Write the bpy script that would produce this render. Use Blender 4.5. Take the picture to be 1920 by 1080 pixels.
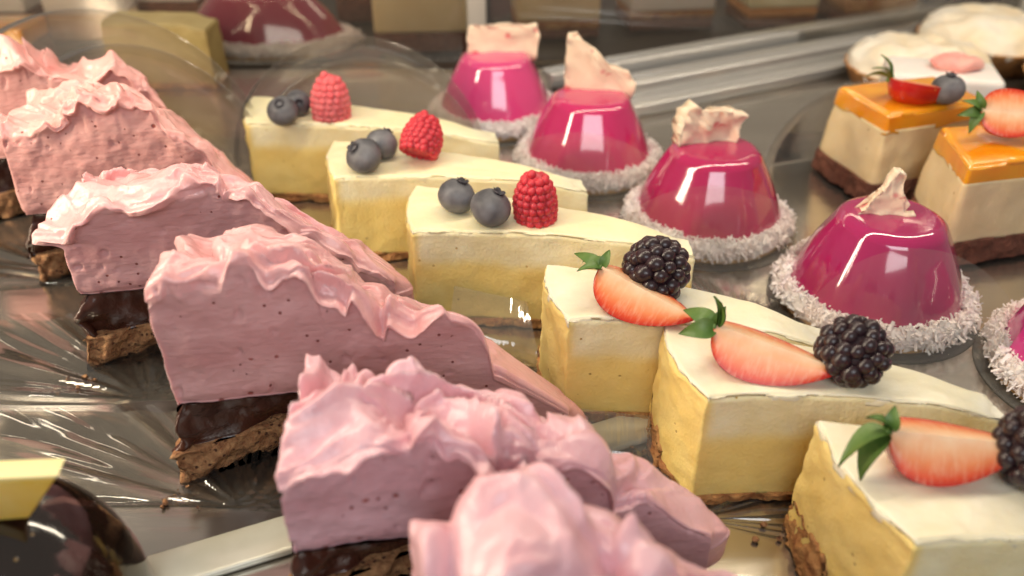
import bpy, bmesh, math, random
import numpy as np
from mathutils import Vector, Matrix, Euler

# ---------------------------------------------------------------- scene, camera, light
S = bpy.context.scene
for o in list(bpy.data.objects):
    bpy.data.objects.remove(o)
K = 0.01                                   # everything below is written in centimetres
C = S.collection
R = math.radians

cam = bpy.data.cameras.new("camera")
cam_o = bpy.data.objects.new("camera", cam)
C.objects.link(cam_o)
cam_o.location = (0, 0, 20 * K)
cam_o.rotation_euler = (R(57), 0, 0)
cam.sensor_width = 36
cam.lens = 30
cam.clip_start = 0.005
cam.clip_end = 20
cam.dof.use_dof = True
cam.dof.focus_distance = 0.285
cam.dof.aperture_fstop = 8.6
S.camera = cam_o

W = bpy.data.worlds.new("World")
S.world = W
W.use_nodes = True
W.node_tree.nodes["Background"].inputs[0].default_value = (1.0, 0.89, 0.78, 1)
W.node_tree.nodes["Background"].inputs[1].default_value = 0.31

def lamp(name, loc, target, sx, sy, power, col, roll=0.0):
    l = bpy.data.lights.new(name, 'AREA')
    l.shape = 'RECTANGLE'; l.size = sx * K; l.size_y = sy * K
    l.energy = power; l.color = col
    o = bpy.data.objects.new(name, l)
    C.objects.link(o)
    o.location = Vector(loc) * K
    d = (Vector(target) - Vector(loc)).normalized()
    z = -d
    x = Vector((math.cos(R(roll)), math.sin(R(roll)), 0))
    x = (x - z * x.dot(z)).normalized()
    y = z.cross(x)
    o.rotation_euler = Matrix((x, y, z)).transposed().to_euler()
    return o

WARM = (1.0, 0.87, 0.68)
lamp("led_strip_case_top", (-34, 18, 42), (-34, 18, 0), 190, 1.2, 5.2, WARM, 23)
lamp("led_tube_corner", (-46, 16, 21), (4, 31, 4), 4.0, 40, 2.3, (1.0, 0.84, 0.62), 107)
lamp("added_fill_back", (0, 80, 40), (0, 70, 0), 110, 3, 1.1, WARM, 8)  # added fill lamp, brightens the dim desserts behind the pane
lamp("shop_window_behind", (10, -62, 66), (2, 24, 2), 64, 36, 4.7, (0.92, 0.96, 1.0), 0)

S.view_settings.view_transform = 'Standard'
S.view_settings.look = 'None'
S.view_settings.exposure = -0.18
S.view_settings.gamma = 1.0
S.cycles.use_denoising = True
S.cycles.max_bounces = 8
S.cycles.use_adaptive_sampling = True
S.cycles.adaptive_threshold = 0.02
S.cycles.transparent_max_bounces = 24
S.cycles.caustics_reflective = False
S.cycles.caustics_refractive = False

# ---------------------------------------------------------------- noise
_rs = np.random.RandomState(7)
_perm = np.concatenate([_rs.permutation(256)] * 3)
_grad = _rs.normal(size=(256, 3)); _grad /= np.linalg.norm(_grad, axis=1)[:, None]

def perlin(P, seed=0):
    P = np.asarray(P, float) + seed * 17.31
    i = np.floor(P).astype(int); f = P - i
    w = f * f * f * (f * (f * 6 - 15) + 10)
    i &= 255
    out = 0
    for dx in (0, 1):
        for dy in (0, 1):
            for dz in (0, 1):
                h = _perm[_perm[_perm[(i[:, 0] + dx) & 255] + ((i[:, 1] + dy) & 255)] + ((i[:, 2] + dz) & 255)]
                g = _grad[h]
                d = (f - np.array([dx, dy, dz])) * g
                wt = (w[:, 0] if dx else 1 - w[:, 0]) * (w[:, 1] if dy else 1 - w[:, 1]) * (w[:, 2] if dz else 1 - w[:, 2])
                out = out + wt * d.sum(1)
    return out * 1.5

def fbm(P, seed=0, octv=4):
    s = 0; a = 1.0; P = np.asarray(P, float)
    for k in range(octv):
        s = s + a * perlin(P, seed + k * 3); P = P * 2.03; a *= 0.5
    return s

def sstep(a, b, x):
    t = np.clip((x - a) / (b - a), 0, 1)
    return t * t * (3 - 2 * t)

# ---------------------------------------------------------------- materials
def mat(name, col, rough=0.5, sss=0.0, sssr=(1, .5, .3), sscale=0.4, var=None, vscale=1.0, vdet=4.0,
        bump=0.0, bscale=3.0, bdist=0.05, coat=0.0, spec=0.5, metal=0.0, pits=None, attr=None, coatr=0.03, stretch=None,
        bump2=None, pits2=None):
    m = bpy.data.materials.new(name); m.use_nodes = True
    nt = m.node_tree; n = nt.nodes; L = nt.links
    b = n["Principled BSDF"]
    b.inputs["Roughness"].default_value = rough
    b.inputs["Specular IOR Level"].default_value = spec
    b.inputs["Metallic"].default_value = metal
    b.inputs["Coat Weight"].default_value = coat
    b.inputs["Coat Roughness"].default_value = coatr
    if sss:
        b.inputs["Subsurface Weight"].default_value = sss
        b.inputs["Subsurface Radius"].default_value = sssr
        b.inputs["Subsurface Scale"].default_value = sscale * K
    tc = n.new("ShaderNodeTexCoord")
    src = tc.outputs["Object"]
    if stretch:
        mp = n.new("ShaderNodeMapping"); mp.inputs["Scale"].default_value = stretch
        L.new(src, mp.inputs[0]); src = mp.outputs[0]
    c4 = lambda c: (c[0], c[1], c[2], 1)
    colout = None
    if attr:
        at = n.new("ShaderNodeAttribute"); at.attribute_name = attr
        cr = n.new("ShaderNodeValToRGB")
        e = cr.color_ramp.elements
        stops = col
        e[0].position = stops[0][0]; e[0].color = c4(stops[0][1])
        e[1].position = stops[-1][0]; e[1].color = c4(stops[-1][1])
        for p, cc in stops[1:-1]:
            x = e.new(p); x.color = c4(cc)
        L.new(at.outputs["Fac"], cr.inputs[0]); colout = cr.outputs[0]
        col = stops[0][1]
    if var:
        nz = n.new("ShaderNodeTexNoise"); nz.inputs["Scale"].default_value = vscale / K; nz.inputs["Detail"].default_value = vdet
        L.new(src, nz.inputs["Vector"])
        rp = n.new("ShaderNodeValToRGB"); rp.color_ramp.elements[0].position = .32; rp.color_ramp.elements[1].position = .68
        L.new(nz.outputs["Fac"], rp.inputs[0])
        mx = n.new("ShaderNodeMix"); mx.data_type = 'RGBA'
        L.new(rp.outputs[0], mx.inputs["Factor"])
        if colout:
            mx.blend_type = 'MULTIPLY'
            mx.inputs[6].default_value = (1, 1, 1, 1)
            L.new(colout, mx.inputs[6]); mx.inputs[7].default_value = c4(var)
        else:
            mx.inputs[6].default_value = c4(col); mx.inputs[7].default_value = c4(var)
        colout = mx.outputs[2]
    hgt = None
    for pits in [q for q in (pits, pits2) if q]:  # (scale per cm, size, colour, share of cells)
        vo = n.new("ShaderNodeTexVoronoi"); vo.inputs["Scale"].default_value = pits[0] / K
        L.new(tc.outputs["Object"], vo.inputs["Vector"])
        sp = n.new("ShaderNodeSeparateColor"); L.new(vo.outputs["Color"], sp.inputs[0])
        mr = n.new("ShaderNodeMapRange"); mr.interpolation_type = 'SMOOTHSTEP'
        mr.inputs["From Min"].default_value = pits[1]; mr.inputs["From Max"].default_value = pits[1] * .55
        L.new(vo.outputs["Distance"], mr.inputs["Value"])
        gt = n.new("ShaderNodeMath"); gt.operation = 'LESS_THAN'; gt.inputs[1].default_value = pits[3]
        L.new(sp.outputs[0], gt.inputs[0])
        dn = n.new("ShaderNodeTexNoise"); dn.inputs["Scale"].default_value = .55 / K; L.new(tc.outputs["Object"], dn.inputs["Vector"])
        dm = n.new("ShaderNodeMapRange"); dm.inputs["From Min"].default_value = .40; dm.inputs["From Max"].default_value = .62
        dm.inputs["To Min"].default_value = pits[3] * .25; dm.inputs["To Max"].default_value = min(1, pits[3] * 2.0)
        L.new(dn.outputs["Fac"], dm.inputs["Value"]); L.new(dm.outputs[0], gt.inputs[1])
        mu = n.new("ShaderNodeMath"); mu.operation = 'MULTIPLY'
        L.new(mr.outputs[0], mu.inputs[0]); L.new(gt.outputs[0], mu.inputs[1])
        mx = n.new("ShaderNodeMix"); mx.data_type = 'RGBA'
        L.new(mu.outputs[0], mx.inputs["Factor"])
        if colout: L.new(colout, mx.inputs[6])
        else: mx.inputs[6].default_value = c4(col)
        mx.inputs[7].default_value = c4(pits[2]); colout = mx.outputs[2]
        ng = n.new("ShaderNodeMath"); ng.operation = 'MULTIPLY'; ng.inputs[1].default_value = -0.8
        L.new(mu.outputs[0], ng.inputs[0])
        if hgt:
            ad = n.new("ShaderNodeMath"); ad.operation = 'ADD'; L.new(hgt, ad.inputs[0]); L.new(ng.outputs[0], ad.inputs[1]); hgt = ad.outputs[0]
        else: hgt = ng.outputs[0]
    if colout: L.new(colout, b.inputs["Base Color"])
    else: b.inputs["Base Color"].default_value = c4(col)
    if bump or hgt:
        nb = n.new("ShaderNodeTexNoise"); nb.inputs["Scale"].default_value = bscale / K; nb.inputs["Detail"].default_value = 6
        L.new(src, nb.inputs["Vector"])
        h = nb.outputs["Fac"]
        if hgt:
            ad = n.new("ShaderNodeMath"); ad.operation = 'ADD'; L.new(h, ad.inputs[0]); L.new(hgt, ad.inputs[1]); h = ad.outputs[0]
        bp = n.new("ShaderNodeBump"); bp.inputs["Strength"].default_value = bump or 0.3
        bp.inputs["Distance"].default_value = bdist * K
        L.new(h, bp.inputs["Height"]); L.new(bp.outputs[0], b.inputs["Normal"])
        if coat: L.new(bp.outputs[0], b.inputs["Coat Normal"]) if bump2 else None
    return m

def film(name, haze=0.06, rough=0.06, bump=0.25, tint=(0.95, 0.93, 0.88), bscale=0.5, stretch=(1, 1, 1), refl=1.0):
    m = bpy.data.materials.new(name); m.use_nodes = True
    nt = m.node_tree; n = nt.nodes; L = nt.links
    n.remove(n["Principled BSDF"]); out = n["Material Output"]
    tr = n.new("ShaderNodeBsdfTransparent"); tr.inputs[0].default_value = (*tint, 1)
    gl = n.new("ShaderNodeBsdfGlossy"); gl.inputs["Roughness"].default_value = rough; gl.inputs[0].default_value = (1, 1, 1, 1)
    df = n.new("ShaderNodeBsdfDiffuse"); df.inputs[0].default_value = (0.8, 0.76, 0.68, 1)
    fr = n.new("ShaderNodeFresnel"); fr.inputs["IOR"].default_value = 1.5
    mm = n.new("ShaderNodeMath"); mm.operation = 'MULTIPLY'; mm.inputs[1].default_value = refl; mm.use_clamp = True
    m1 = n.new("ShaderNodeMixShader"); m1.inputs[0].default_value = haze
    m2 = n.new("ShaderNodeMixShader")
    L.new(tr.outputs[0], m1.inputs[1]); L.new(df.outputs[0], m1.inputs[2])
    L.new(m1.outputs[0], m2.inputs[1]); L.new(gl.outputs[0], m2.inputs[2])
    L.new(fr.outputs[0], mm.inputs[0]); L.new(mm.outputs[0], m2.inputs[0])
    L.new(m2.outputs[0], out.inputs[0])
    tc = n.new("ShaderNodeTexCoord"); mp = n.new("ShaderNodeMapping"); mp.inputs["Scale"].default_value = stretch
    nz = n.new("ShaderNodeTexNoise"); nz.inputs["Scale"].default_value = bscale / K; nz.inputs["Detail"].default_value = 3
    bp = n.new("ShaderNodeBump"); bp.inputs["Strength"].default_value = bump; bp.inputs["Distance"].default_value = 0.2 * K
    L.new(tc.outputs["Object"], mp.inputs[0]); L.new(mp.outputs[0], nz.inputs["Vector"])
    L.new(nz.outputs["Fac"], bp.inputs["Height"]); L.new(bp.outputs[0], gl.inputs["Normal"]); L.new(bp.outputs[0], fr.inputs["Normal"])
    return m

M = {}
def mousse_mat(name, c, v):
    top = mat(name, c, rough=0.27, sss=0.25, sssr=(1, .55, .5), sscale=0.2, var=v, vscale=0.6, vdet=6,
              bump=0.6, bscale=6, bdist=0.045, pits=(2.0, 0.12, (0.30, 0.08, 0.07), 0.10), spec=0.65)
    cut = mat(name + "_cut", [x * .86 for x in c], rough=0.55, sss=0.2, sssr=(1, .5, .45), sscale=0.15, var=[x * .78 for x in v], vscale=0.7, vdet=9,
              bump=0.9, bscale=5, bdist=0.05, pits=(3.2, 0.19, (0.24, 0.06, 0.055), 0.26), pits2=(1.25, 0.13, (0.30, 0.07, 0.06), 0.30), spec=0.4, stretch=(0.55, 0.55, 1.5))
    return (top, cut)
M['mousse_far'] = mousse_mat("pink_mousse_warm_light", (0.84, 0.47, 0.43), (0.78, 0.37, 0.34))  # copies of one pink; warm far and cool near light put into the colour
M['mousse_mid'] = mousse_mat("pink_mousse_mid_light", (0.79, 0.46, 0.46), (0.72, 0.36, 0.36))
M['mousse_near'] = mousse_mat("pink_mousse_cool_light", (0.78, 0.49, 0.54), (0.70, 0.38, 0.42))
M['choc'] = mat("dark_chocolate_layer", (0.035, 0.010, 0.007), rough=0.25, var=(0.075, 0.024, 0.015), vscale=1.0, bump=0.7, bscale=1.6, bdist=0.14)
M['crumb'] = mat("nut_crumb_base", (0.50, 0.27, 0.12), rough=0.85, var=(0.26, 0.11, 0.045), vscale=4, bump=1.0, bscale=7, bdist=0.15,
                 pits=(5, 0.3, (0.12, 0.04, 0.02), 0.35))
M['cheese'] = mat("cheesecake_filling", [(0.0, (0.86, 0.66, 0.24)), (0.45, (0.86, 0.72, 0.35)), (1.0, (0.87, 0.79, 0.53))], rough=0.6, sss=0.3, sssr=(1, .75, .35), sscale=0.3,
                  attr="lay", var=(0.94, 0.88, 0.74), vscale=0.8, vdet=8, bump=0.7, bscale=9, bdist=0.045, pits=(2.2, 0.13, (0.50, 0.33, 0.10), 0.20), spec=0.35)
M['cream'] = mat("cream_topping", (0.86, 0.79, 0.54), rough=0.45, sss=0.3, sssr=(1, .8, .45), sscale=0.3, var=(0.84, 0.74, 0.46), vscale=0.6,
                 bump=0.5, bscale=2.6, bdist=0.07)
M['cream_w'] = mat("white_cream_topping", (0.86, 0.81, 0.64), rough=0.40, sss=0.3, sssr=(1, .8, .5), sscale=0.3, var=(0.82, 0.74, 0.52), vscale=0.6,
                   bump=0.5, bscale=2.6, bdist=0.07)
M['crust'] = mat("biscuit_crust", (0.50, 0.26, 0.09), rough=0.8, var=(0.28, 0.10, 0.03), vscale=2.2, bump=1.0, bscale=5, bdist=0.15)
M['blueb'] = mat("blueberry_skin", (0.028, 0.027, 0.034), rough=0.5, var=(0.20, 0.20, 0.215), vscale=0.75, vdet=6, bump=0.1, bscale=6)
M['bcalyx'] = mat("blueberry_crown", (0.02, 0.02, 0.028), rough=0.6, var=(0.07, 0.06, 0.07), vscale=3)
M['rasp'] = mat("raspberry_flesh", (0.66, 0.04, 0.06), rough=0.4, sss=0.5, sssr=(1, .2, .2), sscale=0.3, var=(0.50, 0.02, 0.04), vscale=1.5)
M['rasp_f'] = mat("raspberry_frosty_flesh", (0.80, 0.16, 0.17), rough=0.65, sss=0.5, sssr=(1, .2, .2), sscale=0.3, var=(0.76, 0.10, 0.12), vscale=1.5)
M['black'] = mat("blackberry_drupelet", (0.016, 0.010, 0.012), rough=0.32, spec=0.5, var=(0.035, 0.012, 0.018), vscale=1.0, coat=0.15, coatr=0.2)
M['straw_cut'] = mat("strawberry_cut_flesh", [(0.0, (0.86, 0.64, 0.44)), (0.28, (0.86, 0.52, 0.30)), (0.60, (0.82, 0.28, 0.11)), (0.86, (0.72, 0.085, 0.025)), (1.0, (0.48, 0.02, 0.012))],
                     rough=0.45, spec=0.25, sss=0.15, sssr=(1, .35, .2), sscale=0.25, attr="rad", var=(0.95, 0.80, 0.72), vscale=1.6, bump=0.35, bscale=3, bdist=0.05)
def fibres(m):
    nt = m.node_tree; n = nt.nodes; L = nt.links; b = n["Principled BSDF"]
    src = b.inputs["Base Color"].links[0].from_socket
    at = n.new("ShaderNodeAttribute"); at.attribute_name = "along"
    ar = n.new("ShaderNodeAttribute"); ar.attribute_name = "rad"
    cb = n.new("ShaderNodeCombineXYZ"); L.new(at.outputs["Fac"], cb.inputs[0])
    mu = n.new("ShaderNodeMath"); mu.operation = 'MULTIPLY'; mu.inputs[1].default_value = .09; L.new(ar.outputs["Fac"], mu.inputs[0]); L.new(mu.outputs[0], cb.inputs[1])
    nz = n.new("ShaderNodeTexNoise"); nz.inputs["Scale"].default_value = 26; nz.inputs["Detail"].default_value = 3; L.new(cb.outputs[0], nz.inputs["Vector"])
    rp = n.new("ShaderNodeMapRange"); rp.inputs["From Min"].default_value = .48; rp.inputs["From Max"].default_value = .72; L.new(nz.outputs["Fac"], rp.inputs["Value"])
    m3 = n.new("ShaderNodeMath"); m3.operation = 'MULTIPLY'; m3.inputs[1].default_value = .30; L.new(rp.outputs[0], m3.inputs[0])
    mx = n.new("ShaderNodeMix"); mx.data_type = 'RGBA'; L.new(m3.outputs[0], mx.inputs["Factor"]); L.new(src, mx.inputs[6]); mx.inputs[7].default_value = (.88, .62, .42, 1)
    L.new(mx.outputs[2], b.inputs["Base Color"])
    b.inputs["Coat Weight"].default_value = .35; b.inputs["Coat Roughness"].default_value = .15
fibres(M['straw_cut'])
M['straw_skin'] = mat("strawberry_skin", (0.55, 0.018, 0.012), rough=0.22, sss=0.3, sssr=(1, .2, .1), sscale=0.3, var=(0.46, 0.01, 0.008), vscale=1.2,
                      coat=0.4, pits=(2.6, 0.12, (0.55, 0.30, 0.06), 0.8))
M['leaf'] = mat("strawberry_leaf", (0.055, 0.13, 0.018), rough=0.45, var=(0.12, 0.20, 0.04), vscale=1.6, bump=0.3, bscale=6)
M['coco'] = mat("desiccated_coconut", (0.90, 0.86, 0.82), rough=0.7, sss=0.2, sssr=(1, .8, .7), sscale=0.1, var=(0.88, 0.76, 0.73), vscale=1.2)
M['biscuit'] = mat("sponge_disc", (0.72, 0.48, 0.26), rough=0.75, var=(0.60, 0.36, 0.16), vscale=1.8, bump=0.7, bscale=5, bdist=0.1)
M['shard'] = mat("pink_streaked_meringue", (0.86, 0.70, 0.52), rough=0.6, sss=0.2, sssr=(1, .7, .6), sscale=0.2, var=(0.84, 0.62, 0.46), vscale=0.7, bump=0.4, bscale=4, bdist=0.05,
                 pits=(1.1, 0.30, (0.72, 0.22, 0.20), 0.5))
def glaze(name, c):
    return mat(name, c, rough=0.10, spec=0.6, coat=1.0, coatr=0.015, sss=0.25, sssr=(1, .15, .3), sscale=0.3)
M['orange'] = mat("orange_jelly_glaze", (0.90, 0.40, 0.015), rough=0.08, coat=1.0, sss=0.5, sssr=(1, .4, .05), sscale=0.4, var=(0.86, 0.30, 0.01), vscale=0.6)
M['cmousse'] = mat("vanilla_mousse", (0.80, 0.64, 0.38), rough=0.6, sss=0.3, sssr=(1, .75, .4), sscale=0.4, var=(0.76, 0.58, 0.32), vscale=0.5, bump=0.4, bscale=3, bdist=0.06,
                   pits=(1.1, 0.09, (0.45, 0.30, 0.12), 0.2))
M['brownie'] = mat("chocolate_sponge", (0.10, 0.035, 0.02), rough=0.85, var=(0.20, 0.07, 0.04), vscale=2.0, bump=1.0, bscale=5, bdist=0.15)
M['meringue'] = mat("torched_meringue", (0.90, 0.84, 0.74), rough=0.5, sss=0.2, sssr=(1, .8, .6), sscale=0.3, var=(0.86, 0.68, 0.42), vscale=0.28, vdet=4, bump=0.2, bscale=1.5)
M['white_ic'] = mat("white_icing", (0.86, 0.80, 0.76), rough=0.45, sss=0.2, sscale=0.3, var=(0.84, 0.76, 0.70), vscale=0.6)
M['pinkpetal'] = mat("pink_petal", (0.82, 0.30, 0.27), rough=0.5, sss=0.3, sscale=0.3, var=(0.84, 0.45, 0.38), vscale=1.0)
M['tartcrust'] = mat("tart_crust", (0.62, 0.30, 0.10), rough=0.7, var=(0.48, 0.20, 0.06), vscale=1.2, bump=0.5, bscale=4)
M['dchoc'] = mat("dark_mirror_glaze", (0.012, 0.007, 0.005), rough=0.08, coat=1.0, spec=0.6, pits=(2.2, 0.14, (0.25, 0.16, 0.06), 0.16))
M['lemon'] = mat("yellow_sponge_wedge", (0.84, 0.62, 0.20), rough=0.5, sss=0.4, sssr=(1, .6, .1), sscale=0.4, var=(0.80, 0.48, 0.04), vscale=0.8, bump=0.3, bscale=4)
M['lemon_top'] = mat("pale_cream_top", (0.86, 0.72, 0.36), rough=0.5, sss=0.3, sscale=0.3)
M['steel'] = mat("brushed_steel", (0.74, 0.70, 0.63), rough=0.20, metal=0.95, var=(0.62, 0.58, 0.52), vscale=0.25, bump=0.12, bscale=0.5, bdist=0.2, stretch=(0.25, 1.6, 1))
M['alu'] = mat("aluminium_rail", (0.78, 0.77, 0.74), rough=0.25, metal=0.7, var=(0.66, 0.65, 0.62), vscale=0.3, bump=0.08, bscale=1, stretch=(0.1, 3, 3))
M['lip'] = mat("pale_plastic_lip", (0.66, 0.66, 0.56), rough=0.22, var=(0.55, 0.53, 0.41), vscale=0.5, metal=.15, coat=0.4)
M['dark'] = mat("dark_shelf", (0.014, 0.009, 0.007), rough=0.5, var=(0.03, 0.02, 0.014), vscale=0.2)
M['wallb'] = mat("brown_back_wall", (0.060, 0.036, 0.022), rough=0.6, var=(0.025, 0.015, 0.011), vscale=0.06)
M['post'] = mat("white_door_post", (0.62, 0.56, 0.48), rough=0.4, var=(0.55, 0.5, 0.43), vscale=0.3)
M['blue'] = mat("blue_panel", (0.006, 0.018, 0.10), rough=0.5, var=(0.004, 0.012, 0.06), vscale=0.1)
M['film'] = film("clear_acetate", haze=0.025, rough=0.07, bump=0.05, bscale=0.30, stretch=(0.4, 2.2, 1), refl=2.0, tint=(0.98, 0.97, 0.95))
M['disc'] = film("clear_acetate_disc", haze=0.14, rough=0.05, bump=0.10, bscale=0.3, refl=1.0, tint=(0.99, 0.98, 0.96))
M['collar'] = film("clear_acetate_collar", haze=0.05, rough=0.06, bump=0.12, bscale=0.3, refl=0.9, tint=(0.98, 0.96, 0.93))
M['wrap'] = film("crinkled_acetate", haze=0.04, rough=0.07, bump=0.8, bscale=0.5, stretch=(2.4, 0.3, 0.3), refl=1.1, tint=(0.98, 0.97, 0.95))
M['film_edge'] = film("acetate_cut_edge", haze=0.40, rough=0.2, bump=0.0, refl=1.5)
M['divider'] = film("clear_acetate_divider", haze=0.10, rough=0.06, bump=0.10, bscale=0.2, refl=1.2, tint=(0.97, 0.95, 0.92))
M['pane'] = film("back_glass_pane", haze=0.03, rough=0.02, bump=0.05, bscale=0.1, refl=0.8, tint=(0.94, 0.91, 0.86))

# ---------------------------------------------------------------- object helpers
def mesh(name, V, F, smooth=True):
    me = bpy.data.meshes.new(name)
    V = np.asarray(V, float) * K
    me.from_pydata([tuple(v) for v in V], [], [tuple(int(i) for i in f) for f in F])
    me.update()
    if smooth:
        me.polygons.foreach_set("use_smooth", [True] * len(me.polygons))
    return me

def put(name, me, m=None, parent=None, loc=(0, 0, 0), rot=(0, 0, 0), label=None, cat=None, group=None, kind=None):
    o = bpy.data.objects.new(name, me)
    C.objects.link(o)
    if m is not None and me is not None and not me.materials:
        me.materials.append(m)
    if parent: o.parent = parent
    o.location = Vector(loc) * K
    o.rotation_euler = rot
    if label: o["label"] = label
    if cat: o["category"] = cat
    if group: o["group"] = group
    if kind: o["kind"] = kind
    return o

def thing(name, loc, label, cat, group=None, rot=(0, 0, 0)):
    return put(name, None, None, None, loc, rot, label, cat, group)

def lathe(prof, n=48, flute=0, famp=0.0, closed=True):
    V = []; F = []
    m = len(prof)
    for j in range(n):
        a = 2 * math.pi * j / n
        for r, z in prof:
            rr = r * (1 + famp * math.cos(flute * a))
            V.append((rr * math.cos(a), rr * math.sin(a), z))
    for j in range(n):
        for i in range(m - 1):
            a = j * m + i; b = ((j + 1) % n) * m + i
            F.append((a, b, b + 1, a + 1))
    return V, F

def box(x0, x1, y0, y1, z0, z1):
    V = [(x, y, z) for z in (z0, z1) for y in (y0, y1) for x in (x0, x1)]
    F = [(0, 2, 3, 1), (4, 5, 7, 6), (0, 1, 5, 4), (2, 6, 7, 3), (0, 4, 6, 2), (1, 3, 7, 5)]
    return V, F

def bev_mesh(name, V, F, w=0.1, seg=3, smooth=True):
    me = mesh(name, V, F, False)
    bm = bmesh.new(); bm.from_mesh(me)
    bmesh.ops.recalc_face_normals(bm, faces=bm.faces)
    bmesh.ops.bevel(bm, geom=list(bm.edges), offset=w * K, segments=seg, affect='EDGES', profile=0.5)
    for f in bm.faces: f.smooth = smooth
    bm.to_mesh(me); bm.free()
    return me

class Slab:
    """closed block over a four-cornered footprint: near-broad, near-tip, far-tip, far-broad"""
    def __init__(s, c, z0, z1, nu, nv, nk, ease=0.6):
        A, T1, T2, B = [np.array(q, float) for q in c]
        e = lambda q: (1 - ease) * q + ease * (0.5 - 0.5 * np.cos(np.pi * q))
        us = e(np.linspace(0, 1, nu + 1)); vs = e(np.linspace(0, 1, nv + 1)); ts = e(np.linspace(0, 1, nk + 1))
        U = []; Vv = []; T = []; kindv = []; idx = {}
        def add(i, j, k):
            if (i, j, k) not in idx:
                idx[(i, j, k)] = len(U); U.append(us[i]); Vv.append(vs[j]); T.append(ts[k])
            return idx[(i, j, k)]
        F = []
        for i in range(nu):
            for j in range(nv):
                F.append((add(i, j, nk), add(i + 1, j, nk), add(i + 1, j + 1, nk), add(i, j + 1, nk)))
                F.append((add(i, j, 0), add(i, j + 1, 0), add(i + 1, j + 1, 0), add(i + 1, j, 0)))
        for k in range(nk):
            for i in range(nu):
                F.append((add(i, 0, k), add(i + 1, 0, k), add(i + 1, 0, k + 1), add(i, 0, k + 1)))
                F.append((add(i + 1, nv, k), add(i, nv, k), add(i, nv, k + 1), add(i + 1, nv, k + 1)))
            for j in range(nv):
                F.append((add(0, j + 1, k), add(0, j, k), add(0, j, k + 1), add(0, j + 1, k + 1)))
                F.append((add(nu, j, k), add(nu, j + 1, k), add(nu, j + 1, k + 1), add(nu, j, k + 1)))
        s.u = np.array(U); s.v = np.array(Vv); s.t = np.array(T); s.F = F
        u = s.u[:, None]; v = s.v[:, None]
        xy = (1 - u) * (1 - v) * A + u * (1 - v) * T1 + u * v * T2 + (1 - u) * v * B
        s.z0 = z0; s.z1 = z1
        s.P = np.concatenate([xy, (z0 + (z1 - z0) * s.t)[:, None]], 1)
        Lm = np.linalg.norm((T1 + T2) / 2 - (A + B) / 2)
        wid = np.linalg.norm(B - A) * (1 - s.u) + np.linalg.norm(T2 - T1) * s.u
        du = np.minimum(s.u, 1 - s.u) * Lm; dv = np.minimum(s.v, 1 - s.v) * wid
        s.edge = np.minimum(du, dv)
        cen = (A + B + T1 + T2) / 4
        # outward direction in plan
        ax = ((T1 + T2) / 2 - (A + B) / 2); ax /= np.linalg.norm(ax)
        nn = np.array([ax[1], -ax[0]])           # towards the near side
        wu = np.where(s.u < 1e-6, -1.0, np.where(s.u > 1 - 1e-6, 1.0, 0.0))
        wv = np.where(s.v < 1e-6, 1.0, np.where(s.v > 1 - 1e-6, -1.0, 0.0))
        o = wu[:, None] * ax + wv[:, None] * nn
        l = np.linalg.norm(o, axis=1); l[l == 0] = 1
        s.out = o / l[:, None]
        s.side = (s.edge < 1e-6)
        s.ax = ax; s.nn = nn; s.L = Lm

    def round_corners(s, r):
        """pull the plan corners in so that vertical edges are soft"""
        du = np.minimum(s.u, 1 - s.u) * s.L
    def rim(s, r):
        d = np.clip(s.edge / r, 0, 1)
        top = s.t > 1 - 1e-6
        s.P[:, 2] -= np.where(top, r * (1 - np.sqrt(np.clip(1 - (1 - d) ** 2, 0, 1))), 0)
        s.P[:, 2] -= np.where(~top, r * s.t ** 6, 0)

# ---------------------------------------------------------------- setting
ANG = 23.0
ca, sa = math.cos(R(ANG)), math.sin(R(ANG))
def ac(s, d, z=0):                       # case frame: s along the counter, d towards the back
    return (s * ca - d * sa, s * sa + d * ca, z)

V, F = box(-70, 70, -30, 59.5, -1.0, 0.0)
put("steel_shelf", bev_mesh("steel_shelf", V, F, 0.1, 1, False), M['steel'], None, (0, 0, 0), (0, 0, 0), kind="structure")
V, F = box(-90, 90, 59.55, 130, -1.2, -0.2)
put("back_shelf", mesh("back_shelf", V, F, False), M['dark'], kind="structure")
# ---------------------------------------------------------------- pink mousse cakes
def film_poly(name, pts, z, label, group, m=None, wav=0.085, seed=0, thick=0.015, cat="acetate sheet"):
    c = np.mean(np.array(pts, float), 0)
    A, T1, T2, B = [np.array(p, float) - c for p in pts]
    nu, nv = 150, 60
    u, v = [x.ravel()[:, None] for x in np.meshgrid(np.linspace(0, 1, nu + 1), np.linspace(0, 1, nv + 1), indexing='ij')]
    xy = (1 - u) * (1 - v) * A + u * (1 - v) * T1 + u * v * T2 + (1 - u) * v * B
    d = xy - (T1 * .55 + A * .45)                  # folds fan out from under the cake
    th = np.arctan2(d[:, 1], d[:, 0]); rr = np.hypot(d[:, 0], d[:, 1])
    q = np.stack([th * 5.0, rr * .10, rr * 0 + seed], 1)
    z = .10 * np.abs(perlin(q, seed)) * np.clip(rr / 2, 0, 1) * 2 + .05 * perlin(q * [2.7, 1, 1], seed + 4) + .05 * perlin(np.c_[xy * .35, rr * 0], seed + 9)
    z = np.maximum(z * wav / .05, -.03) + .06
    V = np.c_[xy, z]
    F = [(i * (nv + 1) + j, (i + 1) * (nv + 1) + j, (i + 1) * (nv + 1) + j + 1, i * (nv + 1) + j + 1) for i in range(nu) for j in range(nv)]
    return put(name, mesh(name, V, F), m or M['film'], None, (c[0], c[1], 0.01), label=label, cat=cat, group=group)

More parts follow.
